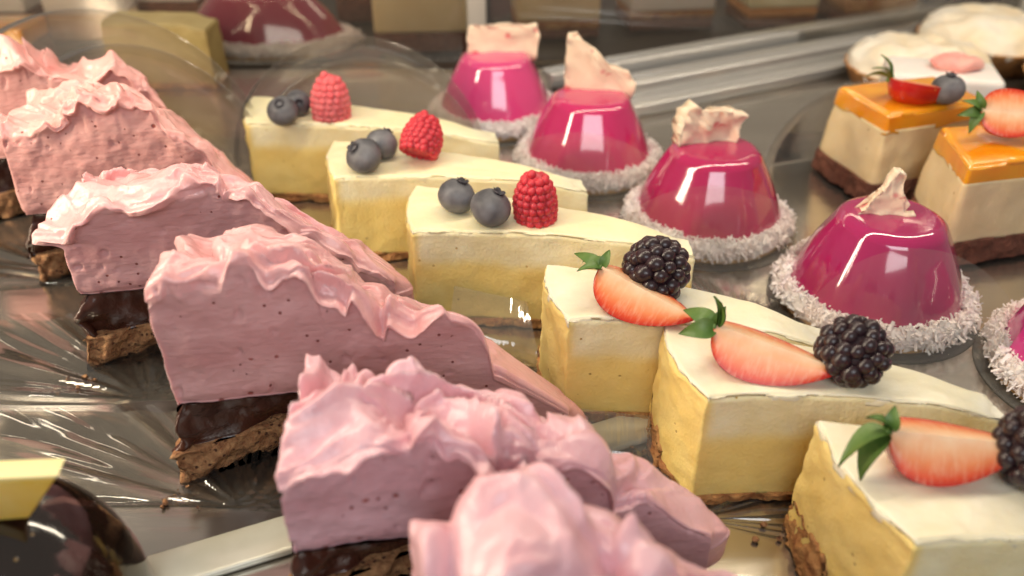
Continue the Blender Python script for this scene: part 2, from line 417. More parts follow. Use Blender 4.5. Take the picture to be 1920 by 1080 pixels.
def mousse_cake(A, T1, T2, B, prof_n, prof_f, basez, label, m, seed, lobes=(), fold=0.45, lipamp=0.25, corner=0.0, baselen=0.58, crumbz=1.5, billow=0.5, streak=0.05, tipz=2.4, ledge=0.45):
    A, T1, T2, B = [np.array(q, float) for q in (A, T1, T2, B)]
    c = (A + T1 + T2 + B) / 4
    root = thing("pink_mousse_cake", (c[0], c[1], 0), label, "cake", "pink mousse cakes in the left row")
    A, T1, T2, B = A - c, T1 - c, T2 - c, B - c
    # mousse
    s = Slab((A, T1, T2, B), 0, 1, 170, 84, 40, 0.35)
    hn = np.interp(s.u, [q[0] for q in prof_n], [q[1] for q in prof_n])
    hf = np.interp(s.u, [q[0] for q in prof_f], [q[1] for q in prof_f])
    w = sstep(0, 1, s.v)
    H = hn * (1 - w) + hf * w
    z = np.zeros(len(s.u))
    q = np.stack([s.P[:, 0], s.P[:, 1], z], 1)
    warp = np.stack([perlin(q * 0.30, seed), perlin(q * 0.30, seed + 5), z], 1) * 2.6
    thin = np.clip((H - basez + 1.2) / 3.5, 0.15, 1)
    # rounded folds with sharp creases between them
    bil = np.abs(perlin(q * [0.34, 0.48, 0] + warp * 0.34, seed + 9)) * 2.2
    bil2 = np.abs(perlin(q * [0.85, 1.1, 0] + warp * 0.75, seed + 12)) * 1.6
    rid = 1 - np.abs(perlin(q * [0.30, 0.42, 0] + warp * 0.30, seed + 15)) * 2.6
    H = H + thin * (fold * (billow * (np.clip(bil, 0, 1.3) - .45) + (1 - billow) * (np.clip(rid, -.6, 1) - .35)) + 0.20 * fold * (bil2 - .3))
    # overlapping smears: slow rise, then a sharp drop like a folded-over sheet
    tq = (perlin(q * [0.22, 0.34, 0] + warp * 0.26, seed + 61) * 2.6 + q[:, 0] * .10)
    fr_ = tq - np.floor(tq)
    led = np.where(fr_ < .86, fr_ / .86, 1 - (fr_ - .86) / .14)
    tq2 = (perlin(q * [0.5, 0.8, 0] + warp * 0.5, seed + 63) * 2.4 - q[:, 1] * .2)
    f2 = tq2 - np.floor(tq2)
    led2 = np.where(f2 < .84, f2 / .84, 1 - (f2 - .84) / .16)
    H = H + thin * ledge * (led - .5 + .30 * (led2 - .5)) * (1 - .55 * sstep(.75, 1, s.v))
    # drawn-out spatula streaks
    cs = q[:, 1] * 1.0 + q[:, 0] * 0.30 + warp[:, 1] * 0.55
    st = perlin(np.stack([q[:, 0] * 0.22 + warp[:, 0] * .2, cs * 2.6, z], 1), seed + 21) + .6 * perlin(np.stack([q[:, 0] * 0.3, cs * 5.6, z], 1), seed + 22)
    patch = sstep(-.15, .3, perlin(q * .3, seed + 25))
    H = H + streak * st * patch * thin
    for (lx, ly, rx, ry, lz, pw) in lobes:       # soft dollops
        d = ((s.P[:, 0] + c[0] - lx) / rx) ** 2 + ((s.P[:, 1] + c[1] - ly) / ry) ** 2
        k = np.clip(1 - d, 0, 1)
        H = np.where(d < 1, np.maximum(H, basez + (lz - basez) * k ** pw + .34 * (bil - .4) + .5 * ledge * (led - .5)), H)
    z0 = basez - (basez - tipz) * sstep(0.5, 0.95, s.u)
    H = np.maximum(H, z0 + 0.5)
    s.P[:, 2] = z0 + (H - z0) * s.t
    wl = np.linalg.norm(B - A) * (1 - s.u) + np.linalg.norm(T2 - T1) * s.u
    rr = np.minimum(0.22, np.minimum(.25 * wl, .5 * (H - z0)))
    top = s.t > 1 - 1e-6
    d = np.clip(s.edge / rr, 0, 1)
    s.P[:, 2] -= np.where(top, rr * (1 - np.sqrt(np.clip(1 - (1 - d) ** 2, 0, 1))), rr * np.clip(s.t, 0, 1) ** 12)
    p3 = s.P.copy()
    per = perlin(np.stack([p3[:, 0] * 0.6, p3[:, 1] * 0.6, z], 1), seed + 30) + .5 * perlin(np.stack([p3[:, 0] * 1.7, p3[:, 1] * 1.7, z], 1), seed + 34)
    dep = (1 - s.t) * (H - z0)                    # cm below the rim
    lw = 0.30 + 0.22 * perlin(np.stack([p3[:, 0] * 0.45, p3[:, 1] * 0.45, z], 1), seed + 35)
    lip = lipamp * np.clip(0.45 + 1.4 * per, -0.15, 1.3) * np.where(dep < lw, 1.0, np.exp(-((dep - lw) / 0.09) ** 2)) * thin
    lip = lip * sstep(-0.02, 0.12, dep) + 0.0
    wave = 0.15 * perlin(p3 * 0.33, seed + 31) + 0.06 * perlin(p3 * 1.3, seed + 32) + 0.035 * perlin(p3 * 3.3, seed + 33)
    hole = perlin(p3 * 2.6, seed + 36)
    wave = wave - 0.10 * sstep(.55, .66, hole)
    foot = -0.10 * np.exp(-(s.t / 0.05) ** 2)
    lip = lip * np.where(s.u < 1e-6, .15, 1) * (1 - .75 * np.exp(-(s.u * s.L / .9) ** 2))
    amt = np.where(s.side, lip + wave * np.clip(thin, .3, 1) + foot, 0)
    s.P[:, :2] += s.out * amt[:, None]
    # round the thin end in plan
    vv = (s.v - .5) * 2
    s.P[:, :2] -= s.ax * (sstep(0.93, 1.0, s.u) * vv ** 2 * .8)[:, None]
    if corner:                                    # pulled corner at the broad near end
        cd = np.exp(-((s.u * s.L) / 1.1) ** 2 - (s.v * 4 / 1.3) ** 2) * sstep(0.70, 1.0, s.t)
        s.P[:, 0] -= corner * cd; s.P[:, 2] -= 0.25 * corner * cd
    # soft whipped warping of the upper mass (curls over the cut)
    up = (sstep(1.5, 0.0, dep) * thin)[:, None]
    sw = np.stack([perlin(p3 * 0.5, seed + 41), perlin(p3 * 0.5, seed + 42), 0.5 * perlin(p3 * 0.6, seed + 43)], 1)
    sw2 = np.stack([perlin(p3 * 1.2, seed + 44), perlin(p3 * 1.2, seed + 45), perlin(p3 * 1.2, seed + 46)], 1)
    sw3 = np.stack([perlin(p3 * 3.0, seed + 47), perlin(p3 * 3.0, seed + 48), perlin(p3 * 3.0, seed + 49)], 1)
    up = up * (1 - .7 * np.exp(-(s.u * s.L / 1.2) ** 2))[:, None]
    s.P += up * (0.36 * sw + 0.15 * sw2 + .05 * sw3) * min(fold / 0.45, 1.15)
    me = mesh("mousse", s.P, s.F)
    me.materials.append(m[0]); me.materials.append(m[1])
    cutv = s.side & (dep > lw + .02) & (s.v < 1e-6)
    Fa = np.array(s.F)
    me.polygons.foreach_set("material_index", cutv[Fa].all(1).astype(int))
    put("mousse", me, None, root)
    # chocolate layer and crumb base
    def sub(b0, b1, z0, z1, name, mt, amp, fr, sd, und, flare):
        AA = A + (T1 - A) * b0 + (B - A) * 0.10; BB = B + (T2 - B) * b0
        t1 = A + (T1 - A) * b1 + (B - A) * 0.75; t2 = B + (T2 - B) * b1
        k = Slab((AA, t1, t2, BB), z0, z1, 60, 18, 12, 0.3)
        n3 = k.P.copy()
        a = np.where(k.side, amp * fbm(n3 * fr, sd, 3) - und * (1 - k.t) + 0.12 * np.exp(-((k.t - .5) / .4) ** 2), 0)
        k.P[:, :2] += k.out * a[:, None]
        k.P[:, :2] -= k.ax * (flare * (1 - k.t) ** 1.3 * (1 - k.u) ** 4 * (.75 + .6 * perlin(n3 * .7, sd + 8)))[:, None]
        k.P[:, 2] += np.where((k.t > 1e-6), 0.07 * perlin(n3 * 0.9, sd + 3), 0)
        put(name, mesh(name, k.P, k.F), mt, root)
    sub(0.010, baselen, crumbz - .06, basez + 0.08, "chocolate_layer", M['choc'], 0.34, 0.8, seed + 50, 0.35, 1.35)
    sub(-0.045, baselen - .02, 0.08, crumbz, "crumb_base", M['crumb'], 0.36, 1.3, seed + 60, 0.35, 0.45)
    return root, c

CAKES = [
 # A, T1, T2, B, near profile, far profile, base z, label, material, seed, options
 ((-25.4, 35.6), (-14.6, 37.6), (-15, 38.8), (-26.2, 39.8), [(0, 8.4), (.25, 8.6), (.4, 8.4), (.5, 7.0), (.62, 7.0), (.72, 7.8), (.84, 6.2), (1, 3.4)], [(0, 8.2), (.3, 8.2), (.5, 6.6), (.7, 6.9), (.84, 5.6), (1, 3.0)], 3.7,
  "warm-lit pink mousse cake farthest back in the left row, cut by the left edge", 'mousse_far', 3, dict(fold=.75, billow=.3, streak=.13, lipamp=.32)),
 ((-19.6, 30.5), (-9.6, 32.3), (-9.9, 33.5), (-20.4, 34.6), [(0, 7.4), (.1, 7.6), (.3, 8.2), (.45, 8.7), (.6, 7.2), (.69, 6.2), (.8, 4.6), (1, 2.6)], [(0, 7.2), (.3, 7.6), (.45, 7.4), (.6, 6.6), (.75, 5.2), (1, 2.6)], 3.7,
  "pink mousse cake with streaked spatula swirl, second from the back", 'mousse_far', 14, dict(fold=.62, lipamp=.36, billow=.15, streak=.20, tipz=1.6)),
 ((-15.0, 24.6), (-3.6, 26.6), (-3.9, 27.8), (-15.6, 28.6), [(0, 6.7), (.08, 6.8), (.2, 7.6), (.4, 8.2), (.5, 7.5), (.6, 6.5), (.75, 5.0), (1, 2.6)], [(0, 6.4), (.3, 6.8), (.45, 6.6), (.6, 5.8), (1, 2.6)], 3.7,
  "pink mousse cake with one pointed corner drooping left, third from the back", 'mousse_mid', 25, dict(fold=.5, corner=1.0, lipamp=.36, billow=.3, streak=.16, tipz=1.6)),
 ((-9.75, 18.8), (2.6, 20.9), (2.3, 21.9), (-9.9, 22.8), [(0, 7.6), (.05, 8.0), (.2, 8.2), (.33, 8.0), (.45, 6.6), (.62, 5.0), (.8, 3.4), (1, 1.2)], [(0, 7.3), (.15, 7.5), (.3, 7.2), (.5, 5.6), (.75, 3.7), (1, 1.2)], 3.7,
  "tall pink mousse cake with flat pitted cut face and long sloping tip", 'mousse_mid', 36, dict(fold=.42, lipamp=.40, baselen=.55, billow=.8, streak=.06, tipz=.4, ledge=.55, lobes=[(-1.9, 19.9, 1.4, 1.2, 5.9, .35)])),
 ((-5.2, 13.5), (6.0, 15.4), (5.8, 16.6), (-5.3, 17.4), [(0, 6.4), (.1, 6.9), (.3, 6.8), (.45, 6.2), (.6, 5.0), (.8, 3.6), (1, 1.8)], [(0, 6.5), (.2, 6.3), (.4, 5.7), (.5, 5.8), (.62, 4.4), (.8, 3.6), (1, 2.0)], 3.7,
  "lilac pink mousse cake with deep glossy folds, second nearest the camera", 'mousse_near', 47, dict(fold=.95, lipamp=.42, baselen=.55, billow=.8, streak=.02, tipz=.8, ledge=.62, lobes=[(1.2, 15.4, 1.2, 1.5, 6.0, .2)])),
 ((-1.2, 8.6), (9.0, 10.2), (8.8, 11.4), (-2.2, 12.4), [(0, 5.4), (.2, 6.6), (.4, 6.4), (.6, 5.0), (1, 2.5)], [(0, 6.3), (.1, 6.6), (.2, 7.0), (.4, 6.6), (.55, 5.6), (1, 3.0)], 3.7,
  "nearest pink mousse cake with one big smooth dollop, cut by the bottom edge", 'mousse_near', 58,
  dict(fold=.45, lipamp=.3, baselen=.55, billow=.9, streak=.02, tipz=1.0, ledge=.6, lobes=[(0.2, 11.3, 1.55, 2.0, 8.0, .16), (-1.6, 11.0, 1.0, 1.4, 7.3, .45), (2.5, 11.2, 1.1, 1.3, 7.1, .45)])),
]
for (A, T1, T2, B, pn, pf, bz, lab, mm, sd, kw) in CAKES:
    mousse_cake(A, T1, T2, B, pn, pf, bz, lab, M[mm], sd, **kw)

film_poly("acetate_sheet", [(-25.5, 30.3), (-12, 32.0), (-12.5, 35.6), (-26, 34.6)], 0.01, "clear acetate sheet under the swirl-topped pink cake at the left edge", "acetate sheets under the pink cakes", seed=1)
film_poly("acetate_sheet", [(-21.0, 23.3), (-6.5, 23.6), (-7, 28.9), (-22, 28.6)], 0.01, "clear acetate sheet under the pink cake with the drooping corner", "acetate sheets under the pink cakes", seed=2)
film_poly("acetate_sheet", [(-16.4, 18.3), (-1.5, 18.3), (-2, 23.2), (-18, 22.9)], 0.01, "clear acetate sheet sticking out left under the tall pitted pink cake", "acetate sheets under the pink cakes", seed=3)

def standing_film(p0, p1, q0, q1, bow, label, group, seed):
    """thin clear sheet ruled between a top edge p0-p1 and a foot q0-q1"""
    c = np.array([(q0[0] + q1[0]) / 2, (q0[1] + q1[1]) / 2, 0.0])
    nu, nv = 36, 16
    V = []; F = []
    p0, p1, q0, q1 = [np.array(x, float) for x in (p0, p1, q0, q1)]
    for lay in (0, 1):
        for i in range(nu + 1):
            for j in range(nv + 1):
                u, v = i / nu, j / nv
                P = (1 - v) * ((1 - u) * q0 + u * q1) + v * ((1 - u) * p0 + u * p1)
                P = P + np.array([0, -bow, 0]) * math.sin(math.pi * v) * .5 + np.array([0, -1, .2]) * .10 * math.sin(u * 9 + seed + v) * (1 - v)
                V.append(P - c + np.array([0, .015 * lay, 0]))
    N = (nu + 1) * (nv + 1)
    for lay in (0, 1):
        for i in range(nu):
            for j in range(nv):
                a = lay * N + i * (nv + 1) + j
                f = (a, a + nv + 1, a + nv + 2, a + 1)
                F.append(f if not lay else f[::-1])
    return put("acetate_wrap", mesh("acetate_wrap", V, F), M['wrap'], None, c, (0, 0, 0), label, "acetate wrap", group)
film_poly("acetate_sheet", [(-5.5, 25.0), (2.6, 21.2), (3.4, 24.4), (-4.0, 27.9)], 0.01, "clear acetate sheet between the third and fourth cheesecake slices", "acetate sheets under the cheesecakes", seed=5)
film_poly("acetate_sheet", [(1.5, 19.6), (9.0, 16.6), (9.6, 18.2), (1.6, 22.4)], 0.01, "clear acetate sheet under the cheesecake with the round blackberry", "acetate sheets under the cheesecakes", seed=6)
film_poly("acetate_sheet", [(5.0, 30.6), (12.5, 24.5), (13.5, 27.5), (6.8, 33.0)], 0.01, "clear acetate sheet in front of the two nearest whole domes", "acetate sheets under the cheesecakes", seed=7)
GW = "acetate wraps beside the cakes"
standing_film((-2.2, 27.4, 2.3), (0.6, 27.5, 1.5), (-2.6, 26.2, .06), (1.2, 25.2, .06), 1.0, "crinkled clear acetate wrap in front of the third cheesecake slice", GW, 4)
standing_film((2.2, 21.6, 1.2), (5.0, 21.6, .8), (2.0, 20.6, .06), (4.8, 19.8, .06), .6, "crinkled clear acetate wrap between two strawberry cheesecake slices", GW, 5)

# ---------------------------------------------------------------- cheesecake slices
def slice_cake(A, T1, T2, B, label, group, seed, bow=0.4, z=0.0, h=4.3, fz=2.75, white=False, crust=0.45, end=0.35, crumbs=0.0):
    A, T1, T2, B = [np.array(q, float) for q in (A, T1, T2, B)]
    c = (A + T1 + T2 + B) / 4
    root = thing("cheesecake_slice", (c[0], c[1], z), label, "cheesecake", group)
    A, T1, T2, B = A - c, T1 - c, T2 - c, B - c
    def layer(name, z0, z1, mt, rim, amp, fr, sd, off, nk=10, tipdrop=0.0, toprough=0.0, endx=0.0, lean=0.0):
        s = Slab((A, T1, T2, B), z0, z1, 90, 30, nk, 0.5)
        p = s.P.copy()
        s.P[:, 1] += bow * np.sin(np.pi * np.clip(s.u, 0, 1) ** 0.8)
        # outer (broad) end bulges and is a little ragged
        s.P[:, :2] -= s.ax * (end * np.sin(np.pi * s.v) * (1 - s.u) ** 3)[:, None]
        top = s.t > 1 - 1e-6
        d = np.clip(s.edge / rim, 0, 1)
        s.P[:, 2] -= np.where(top, rim * (1 - np.sqrt(np.clip(1 - (1 - d) ** 2, 0, 1))), rim * s.t ** 8) if rim else 0
        zz = sstep(0.75, 1.0, s.u) * tipdrop
        s.P[:, 2] -= zz * s.t
        if toprough:
            s.P[:, 2] += np.where(s.t > .5, toprough * (perlin(p * [.5, .9, 0], sd + 2) + .5 * perlin(p * [1.3, 2.3, 0], sd + 4)), 0)
        a = np.where(s.side, amp * fbm(p * fr, sd, 3) + off, 0)
        a = a + np.where(s.u < 1e-6, endx * fbm(p * 1.8, sd + 7, 3), 0)
        s.P[:, :2] += s.out * a[:, None]
        # slices lean out a touch towards the foot
        s.P[:, :2] += s.out * (np.where(s.side, 0.10 * (1 - (s.P[:, 2] / h)), 0))[:, None]
        me = mesh(name, s.P, s.F)
        if name == "filling":                    # lemon custard below, cream above, soft uneven seam
            seam = fz + 0.16 * perlin(p * [.45, .45, 0], seed + 77) + .10 * fbm(p * 1.3, seed + 78, 3)
            lay = sstep(-.30, .34, p[:, 2] - seam)
            endw = np.exp(-((s.u * s.L) / .22) ** 2)
            lay = lay * (1 - .9 * endw)
            me.attributes.new("lay", 'FLOAT', 'POINT').data.foreach_set("value", lay.astype(np.float32))
        return put(name, me, mt, root)
    layer("filling", crust - .05, h - .10, M['cheese'], 0.09, 0.045, 0.9, seed, 0.0, 22, 0.30, 0, 0.08)
    layer("cream_topping", h - .34, h, M['cream_w' if white else 'cream'], 0.12, 0.07, 1.3, seed + 20, -0.045, 5, 0.35, 0.06, 0.06)
    layer("crust", 0.06, crust, M['crust'], 0, 0.20, 1.6, seed + 40, 0.03, 8, 0, 0, 0.25)
    if crumbs:                                   # biscuit crumb climbing the baked end
        ax = ((T1 + T2) / 2 - (A + B) / 2); ax /= np.linalg.norm(ax)
        a0 = A + (B - A) * .38
        e = Slab((a0 - ax * .34, a0 + ax * .3, B + ax * .3, B - ax * .16), 0.05, crumbs, 6, 40, 24, 0)
        p = e.P.copy()
        e.P[:, :2] -= ax * (end * np.sin(np.pi * (.38 + .62 * e.v)))[:, None]
        e.P[:, 2] *= 1 + .45 * fbm(p * [1.1, 1.1, 0], seed + 90, 3) * e.t
        e.P[:, :2] += e.out * np.where(e.side, .13 * fbm(p * 2.2, seed + 91, 4) - .24 * e.t ** 2, 0)[:, None]
        put("crumb_edge", mesh("crumb_edge", e.P, e.F), M['crust'], root)
    return root

GB = "cheesecake slices with blueberries and a raspberry"
GS = "cheesecake slices with strawberry and blackberry"
slice_cake((-12.9, 39.0), (-0.6, 37.4), (-0.8, 38.6), (-13.5, 42.7), "cheesecake slice farthest back, with two blueberries and a pale frosty raspberry", GB, 101, h=4.2, fz=2.95)
slice_cake((-7.6, 33.0), (3.2, 32.3), (3.0, 33.4), (-8.3, 36.9), "middle one of the three cheesecake slices topped with blueberries and raspberry", GB, 112, h=4.2, fz=2.95)
slice_cake((-3.75, 28.1), (6.7, 26.8), (6.7, 28.0), (-4.0, 32.0), "cheesecake slice with two blueberries side by side and an upright dark raspberry", GB, 123, h=4.3, fz=2.85)
slice_cake((1.8, 22.3), (10.1, 21.2), (10.0, 22.3), (1.2, 25.8), "cheesecake slice with a blackberry lying behind its strawberry wedge", GS, 134, white=True)
slice_cake((5.5, 18.45), (13.9, 17.9), (13.7, 19.0), (4.8, 22.1), "cheesecake slice with strawberry wedge left of a round blackberry, crumbs at its foot", GS, 145, white=True, crumbs=1.05)
slice_cake((9.35, 13.3), (17.8, 12.7), (17.6, 14.0), (8.3, 17.6), "nearest cheesecake slice at the bottom right corner, brown crust on its end", GS, 156, white=True, crust=0.5, crumbs=1.4)

# ---------------------------------------------------------------- fruit
def uvs(n, m):
    V = [(0, 0, 1)]; F = []
    for i in range(1, m):
        a = math.pi * i / m
        for j in range(n):
            b = 2 * math.pi * j / n
            V.append((math.sin(a) * math.cos(b), math.sin(a) * math.sin(b), math.cos(a)))
    V.append((0, 0, -1)); e = len(V) - 1
    for j in range(n): F.append((0, 1 + j, 1 + (j + 1) % n))
    for i in range(m - 2):
        for j in range(n):
            a = 1 + i * n + j; b = 1 + i * n + (j + 1) % n
            F.append((a, a + n, b + n, b))
    for j in range(n): F.append((e, 1 + (m - 2) * n + (j + 1) % n, 1 + (m - 2) * n + j))
    return np.array(V), F

def blueberry(loc, r, rot, label, group, seed, mt=None):
    root = thing("blueberry", loc, label, "blueberry", group, rot)
    V, F = uvs(36, 24)
    d = np.arccos(np.clip(V[:, 2], -1, 1))
    V = V * [1, 1, .9] * r
    V = V * (1 + 0.06 * perlin(V * 1.1, seed) + .02 * perlin(V * 3, seed + 2))[:, None]
    V[:, 2] -= 0.16 * r * np.exp(-(d / 0.27) ** 2)
    put("skin", mesh("blueberry_skin", V, F), mt or M['blueb'], root)
    V2 = []; F2 = []
    n = 40                                     # ragged five-pointed crown
    for j in range(n):
        a = 2 * math.pi * j / n
        pt = abs(math.cos(2.5 * a + seed)) ** 0.8
        for k, (rr, z) in enumerate([(0.17, .80), (0.25, .87), (0.29 + .05 * pt, 0.90 + .10 * pt), (0.24, .84), (0.15, .78)]):
            V2.append((rr * math.cos(a) * r, rr * math.sin(a) * r, z * r))
        for k in range(4):
            F2.append((j * 5 + k, ((j + 1) % n) * 5 + k, ((j + 1) % n) * 5 + k + 1, j * 5 + k + 1))
    put("crown", mesh("blueberry_crown", V2, F2), M['bcalyx'], root)
    return root

def raspberry(loc, r, h, rot, label, seed, mt, core=1.0):
    base, bf = uvs(10, 7)
    V = []; F = []
    rnd = random.Random(seed)
    def prof(t):      # t 0 foot .. 1 tip
        return r * (0.86 + .14 * math.sin(t * 2.2)) * (1 - max(0, (t - .15) / .85) ** 1.9) ** .62
    rows = 8
    for i in range(rows):
        t = 0.06 + 0.90 * i / (rows - 1)
        rr = prof(t) * .88
        n = max(1, int(round(2 * math.pi * rr / (0.30 * r)))) if i < rows - 1 else 1
        for j in range(n):
            a = 2 * math.pi * (j + .5 * (i % 2)) / n + rnd.uniform(-.06, .06)
            s = 0.195 * r * rnd.uniform(.95, 1.12)
            cc = np.array([rr * math.cos(a), rr * math.sin(a), t * h * .93])
            k = len(V)
            V.extend((base * s * 1.02 + cc).tolist()); F.extend([tuple(x + k for x in f) for f in bf])
    # core so that no gap shows
    cv, cf = uvs(20, 14)
    k = len(V)
    cvv = []
    for v in cv:
        t = (v[2] + 1) / 2
        q = prof(t) * core
        l = math.hypot(v[0], v[1]) or 1
        cvv.append((v[0] / l * q if l else 0, v[1] / l * q, t * h * .93))
    V.extend(cvv); F.extend([tuple(x + k for x in f) for f in cf])
    return put("raspberry", mesh("raspberry", V, F), mt, None, loc, rot, label, "raspberry", "raspberries on the cheesecakes")

dv, dfc = uvs(10, 7)
drup = mesh("drupelet", dv, dfc)
drup.materials.append(M['black'])
def blackberry(loc, rx, rz, rot, label, seed):
    root = thing("blackberry", loc, label, "blackberry", "blackberries on the cheesecakes", rot)
    n = 58
    rnd = random.Random(seed)
    cv, cf = uvs(16, 12)
    put("core", mesh("blackberry_core", cv * [rx * .86, rx * .86, rz * .86], cf), M['black'], root)
    for i in range(n):
        z = 1 - 2 * (i + .5) / n
        a = i * 2.399963 + rnd.uniform(-.12, .12)
        q = math.sqrt(1 - z * z)
        o = put("drupelet", drup, None, root, (q * math.cos(a) * rx * .84, q * math.sin(a) * rx * .84, z * rz * .84))
        s = rx * .245 * rnd.uniform(.9, 1.15)
        o.scale = (s, s, s * rnd.uniform(.95, 1.15))
    return root
# drupelet mesh is 1 cm radius, scaled per copy

def leaf_mesh(L, w, droop, seed):
    V = []; F = []
    n = 9; m = 4
    for i in range(n + 1):
        t = i / n
        ww = w * (math.sin(math.pi * min(1, t ** .75)) ** .8) * (1 - .15 * t) + 0.012
        for j in range(m + 1):
            s = j / m * 2 - 1
            V.append((t * L, s * ww, 0.20 * w * s * s + 0.22 * L * math.sin(t * 2.4) - droop * t * t * L))
    for i in range(n):
        for j in range(m):
            a = i * (m + 1) + j
            F.append((a, a + m + 1, a + m + 2, a + 1))
    k = len(V)
    V2 = [(x, y, z - 0.03) for x, y, z in V]
    V += V2
    F += [tuple(reversed([q + k for q in f])) for f in F[:]]
    return mesh("leaf", V, F)

def strawberry(loc, L, r, rot, half, label, seed, leaves, group="strawberry pieces on the cakes", cat="strawberry"):
    """piece of strawberry: axis along +x from calyx, skin downwards, sector of 2*half degrees about -z"""
    root = thing("strawberry_wedge", loc, label, cat, group, rot)
    nt_, nphi, ns = 36, 22, 14
    def rad(t):
        return r * 1.62 * (max(t, 0) ** .40) * (max(1 - t, 0) ** .80)
    def bend(t): return 0.10 * L * (t - .5) ** 2 * 0
    # skin
    V = []; F = []
    for i in range(nt_ + 1):
        t = (1 - math.cos(math.pi * i / nt_)) / 2
        for j in range(nphi + 1):
            ph = -90 - half + 2 * half * j / nphi
            V.append((t * L, rad(t) * math.cos(R(ph)), rad(t) * math.sin(R(ph))))
    for i in range(nt_):
        for j in range(nphi):
            a = i * (nphi + 1) + j
            F.append((a, a + 1, a + nphi + 2, a + nphi + 1))
    V = np.array(V); V += 0.02 * np.stack([perlin(V * 1.7, seed + q) for q in range(3)], 1)
    put("skin", mesh("strawberry_skin", V, F), M['straw_skin'], root)
    V = []; F = []; rad_a = []
    for sgn in (-1, 1):
        k0 = len(V)
        ph = -90 + sgn * half
        for i in range(nt_ + 1):
            t = (1 - math.cos(math.pi * i / nt_)) / 2
            for j in range(ns + 1):
                s = j / ns
                rr = rad(t) * s
                inw = 0.04 * math.sin(math.pi * s)      # faint swell of the cut face
                V.append((t * L, rr * math.cos(R(ph)) + sgn * math.cos(R(ph + sgn * 90)) * 0 , rr * math.sin(R(ph)) + inw))
                e = min(1, (1 - t) / .16, t / .02 + .2)
                rad_a.append(min(1.0, s * 1.0 + (1 - e) * .8))
        for i in range(nt_):
            for j in range(ns):
                a = k0 + i * (ns + 1) + j
                f = (a, a + ns + 1, a + ns + 2, a + 1)
                F.append(f if sgn < 0 else f[::-1])
    me = mesh("strawberry_flesh", V, F)
    at = me.attributes.new("rad", 'FLOAT', 'POINT')
    at.data.foreach_set("value", rad_a)
    me.attributes.new("along", 'FLOAT', 'POINT').data.foreach_set("value", [v[0] / L for v in V])
    put("cut_flesh", me, M['straw_cut'], root)
    rnd = random.Random(seed)
    V, F = lathe([(0.0, -.05), (.10, 0), (.16, .05), (.10, .12), (.05, .22), (0, .24)], 12)
    V = [(-z, y, x) for x, y, z in V]
    cal = put("calyx", mesh("calyx", V, F), M['leaf'], root, (0.08, 0, -0.11))
    for (az, el, ll, ww, dr) in leaves:
        put("leaf", leaf_mesh(ll * 1.12, ww * 1.1, dr, seed), M['leaf'], cal, (0.0, 0, 0), (R(rnd.uniform(-30, 30)), R(-el), R(az)))
    return root

GBL = "blueberries on the cheesecakes"
blueberry((-11.0, 38.9, 4.84), 0.74, (R(35), R(0), 0), "blueberry in front, on the farthest cheesecake slice, crown towards the camera", GBL, 1)
blueberry((-10.55, 40.1, 4.78), 0.66, (R(60), R(50), 0), "blueberry half hidden at the back, next to the frosty raspberry", GBL, 2)
blueberry((-6.35, 33.7, 4.86), 0.79, (R(25), R(-35), 0), "front blueberry of the overlapping pair on the middle slice", GBL, 3)
blueberry((-5.75, 35.05, 4.82), 0.72, (R(-40), R(30), 0), "back blueberry of the overlapping pair on the middle slice", GBL, 4)
blueberry((-2.15, 29.75, 4.93), 0.74, (R(-8), R(22), 0), "dark shiny blueberry at left on the third cheesecake slice", GBL, 5)
blueberry((-0.82, 28.75, 4.97), 0.78, (R(6), R(28), .4), "dusty grey blueberry at right of a pair, beside the dark raspberry", GBL, 6)
raspberry((-8.85, 39.75, 4.15), 0.98, 2.35, (R(-6), R(3), 0.4), "pale frosty raspberry on the farthest cheesecake slice", 11, M['rasp_f'], 1.04)
raspberry((-4.05, 34.2, 4.75), 0.92, 1.95, (R(-35), R(25), 0.2), "red raspberry lying tilted on the middle blueberry slice", 12, M['rasp'])
raspberry((0.92, 29.15, 4.25), 0.88, 2.15, (R(-3), R(0), 0.9), "dark red raspberry standing upright on the third slice", 13, M['rasp'])

strawberry((2.85, 23.5, 5.6), 3.5, 1.62, (R(14), R(13), R(-33)), 54, "strawberry wedge in front of a blackberry with drooping leaf", 21,
           [(180, 20, .9, .20, .9), (140, 0, 1.0, .2, 1.0), (225, 30, .7, .17, .6), (100, 40, .6, .15, .3)])
strawberry((5.9, 20.25, 5.6), 3.75, 1.66, (R(14), R(11), R(-20)), 54, "orange-red strawberry wedge with upright green leaves, left of round blackberry", 22,
           [(180, 75, .95, .16, .1), (165, 10, .95, .27, .7), (215, 0, .9, .28, .6), (130, 55, .85, .17, .2), (90, 60, .6, .16, .3)])
strawberry((9.3, 15.75, 5.6), 3.4, 1.66, (R(14), R(4), R(-5)), 54, "strawberry wedge with broad green leaves on the nearest cheesecake", 23,
           [(195, 0, 1.15, .30, .8), (225, -30, 1.2, .30, .5), (165, 40, .7, .2, .4), (90, 50, .6, .18, .3)])
blackberry((4.75, 23.9, 5.15), 1.12, 0.95, (R(70), R(20), R(30)), "glossy blackberry lying behind a strawberry wedge", 31)
blackberry((9.75, 19.45, 5.2), 1.02, 0.92, (R(15), R(10), 0), "round dull blackberry at the right tip of a strawberry wedge", 32)
blackberry((12.9, 15.4, 5.3), 1.0, 1.1, (R(12), R(-15), 0), "blackberry cut by the right edge of the photo", 33)

